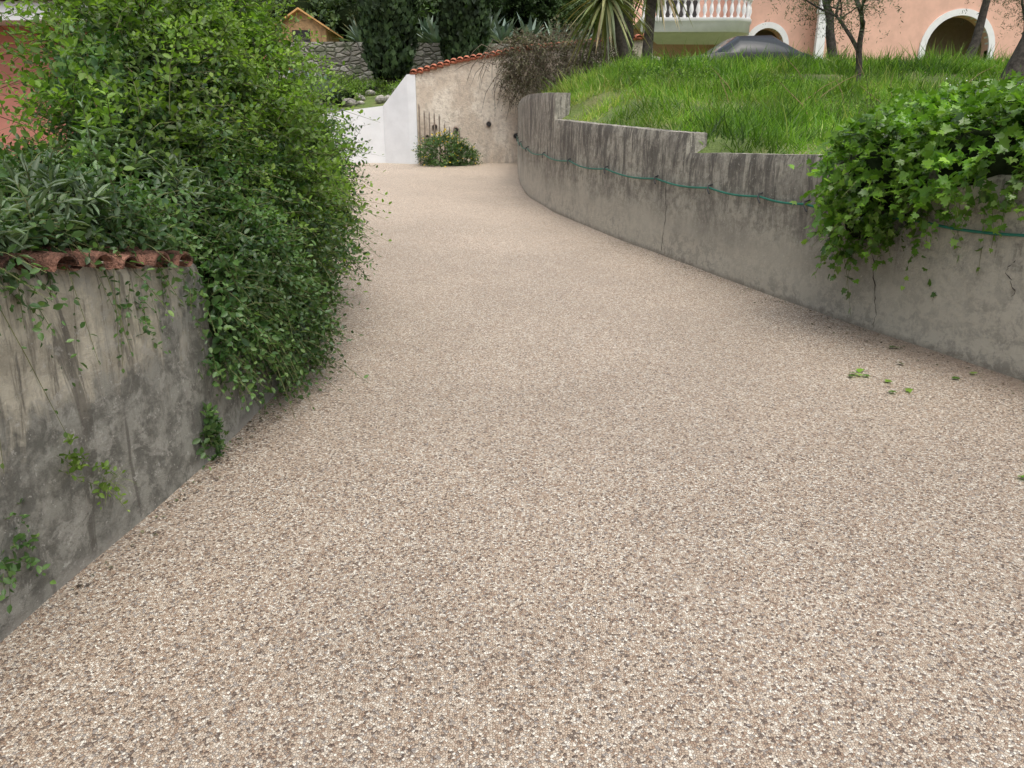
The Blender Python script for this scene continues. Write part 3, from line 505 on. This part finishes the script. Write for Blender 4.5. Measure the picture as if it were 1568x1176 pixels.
for s in np.arange(.1,d[-1],.24):
    x=np.interp(s,d,P_[:,0]);y=np.interp(s,d,P_[:,1])+.08; zz=np.array([0,.05,.1,.25,.4,.5,.55,.6])+6.12; bp.append(tube([(x,y,q) for q in zz],[.06,.06,.035,.085,.06,.03,.055,.06],8))
build('balusters',bp,[M_trim],v); build('handrail',[tube([(p[0],p[1]+.08,6.78) for p in path],.09,6)],[M_trim],v)
build('roof',[slab((8,29,9.0),(25,29,9.0),(25,34,10.5),(8,34,10.5),.15),],[M_tile],v,False)
# ------------------------------------------------------------ car
stn=[(0,.5,.55,.6,.5),(.12,.68,.72,.78,.65),(.9,.84,.88,.85,.72),(1.3,.9,.95,.87,.7),(2.0,.93,1.40,.87,.58),(3.0,.95,1.44,.87,.58),(3.75,.95,1.02,.85,.66),(4.1,.88,.94,.78,.66),(4.2,.5,.6,.66,.55)]
rows=[]
for s,bz,rz,hw,rh in stn:
    hf=[(hw*.9,.2),(hw,.38),(hw*1.0,bz),(rh+ (hw-rh)*.15,bz+(rz-bz)*.8),(rh*.8,rz-.01),(0,rz)]
    rows.append([(s,w,z) for w,z in hf]+[(s,-w,z) for w,z in hf[-2::-1]])
g=grid(np.array(rows)); mi=np.zeros(len(g[1]),int); nc=10
for i in range(8):
    for j in range(nc):
        if (3<=i<=5 and j in(2,7)) or (i in(3,5) and j in(2,3,4,5,6,7)): mi[i*nc+j]=1
ca=math.radians(8); R=np.array([[math.cos(ca),-math.sin(ca),0],[math.sin(ca),math.cos(ca),0],[0,0,1]]); T0=np.array([4.2,22.6,3.24])
TR=lambda V:(np.asarray(V,float)@R.T)+T0
car=empty('parked_car'); build('body',[(TR(g[0]),g[1],mi)],[plain('black_car_paint',(.008,.009,.011),.1,2,.35,0,.001,.3),plain('car_glass',(.02,.025,.028),.1,2,.12,0,.001,.3)],car)
wl=[]
for s in(.8,3.35):
    for w in(-.86,.7): wl.append(tube(TR([(s,w,.32),(s,w+.01,.32),(s,w+.15,.32),(s,w+.16,.32)]),[.2,.32,.32,.2],18))
build('wheels',wl,[M_dark],car)
# ------------------------------------------------------------ fallen leaves
pf=np.array([(2.15,4.39),(2.20,4.36),(2.12,4.42),(2.19,4.44),(2.27,4.25),(2.2,4.1),(2.33,4.1),(2.65,4.9),(2.6,4.93),(2.3,3.06),(2.5,4.6),(2.7,4.3),(2.85,4.4),(2.08,4.37)]); n=len(pf)
Pq=np.stack([pf[:,0],pf[:,1],roadz(pf[:,0],pf[:,1])+.012],1); build('fallen_leaves',[scatter(Pq,rng.normal(size=(n,3))*[1,1,0]+[0,0,.08],np.tile([0,0,1.],(n,1))+.15*rng.normal(size=(n,3)),.045,IVY,0,np.clip(rng.random(n),.2,1))],[M_ivy])
n=420; yy=rng.uniform(3.0,9,n); off=np.abs(rng.normal(size=n))*.16+.03; xx=xrs(yy)-off
n2=160; y2=rng.uniform(2.2,6,n2); x2=xls(y2)+np.abs(rng.normal(size=n2))*.06+.02; xx=np.r_[xx,x2]; yy=np.r_[yy,y2]; n+=n2; Pq=np.stack([xx,yy,roadz(xx,yy)+.006],1)
build('leaf_litter',[scatter(Pq,rng.normal(size=(n,3))*[1,1,.0]+[0,0,.1],np.tile([0,0,1.],(n,1))+.3*rng.normal(size=(n,3)),.010+.014*rng.random(n),LEAF)],[M_dead])
# ------------------------------------------------------------ light, camera
w=bpy.data.worlds.new('World'); scene.world=w; w.use_nodes=True; nt=w.node_tree; bg=nt.nodes['Background']
sk=nt.nodes.new('ShaderNodeTexSky'); sk.sky_type='NISHITA'; sk.sun_disc=False; sk.sun_elevation=math.radians(68); sk.sun_rotation=math.radians(150); sk.dust_density=5; sk.air_density=1
hs=nt.nodes.new('ShaderNodeHueSaturation'); hs.inputs['Saturation'].default_value=.5; hs.inputs['Value'].default_value=1.5; nt.links.new(sk.outputs[0],hs.inputs['Color']); nt.links.new(hs.outputs[0],bg.inputs[0]); bg.inputs[1].default_value=.15
sd=bpy.data.lights.new('sun','SUN'); sd.energy=1.35; sd.angle=math.radians(60); sd.color=(1,.98,.95); so=bpy.data.objects.new('sun',sd); scene.collection.objects.link(so)
az=math.radians(150); el=math.radians(68); dv=Vector((math.sin(az)*math.cos(el),math.cos(az)*math.cos(el),math.sin(el))); so.rotation_euler=dv.to_track_quat('Z','Y').to_euler()
cam=bpy.data.cameras.new('camera'); cam.lens=26; cam.sensor_width=36; cam.clip_end=800; cam.clip_start=.05; co=bpy.data.objects.new('camera',cam); co.location=(0,0,1.6); co.rotation_euler=(math.radians(72.5),0,0); scene.collection.objects.link(co); scene.camera=co
scene.view_settings.view_transform='Standard'; scene.view_settings.look='None'; scene.view_settings.exposure=0
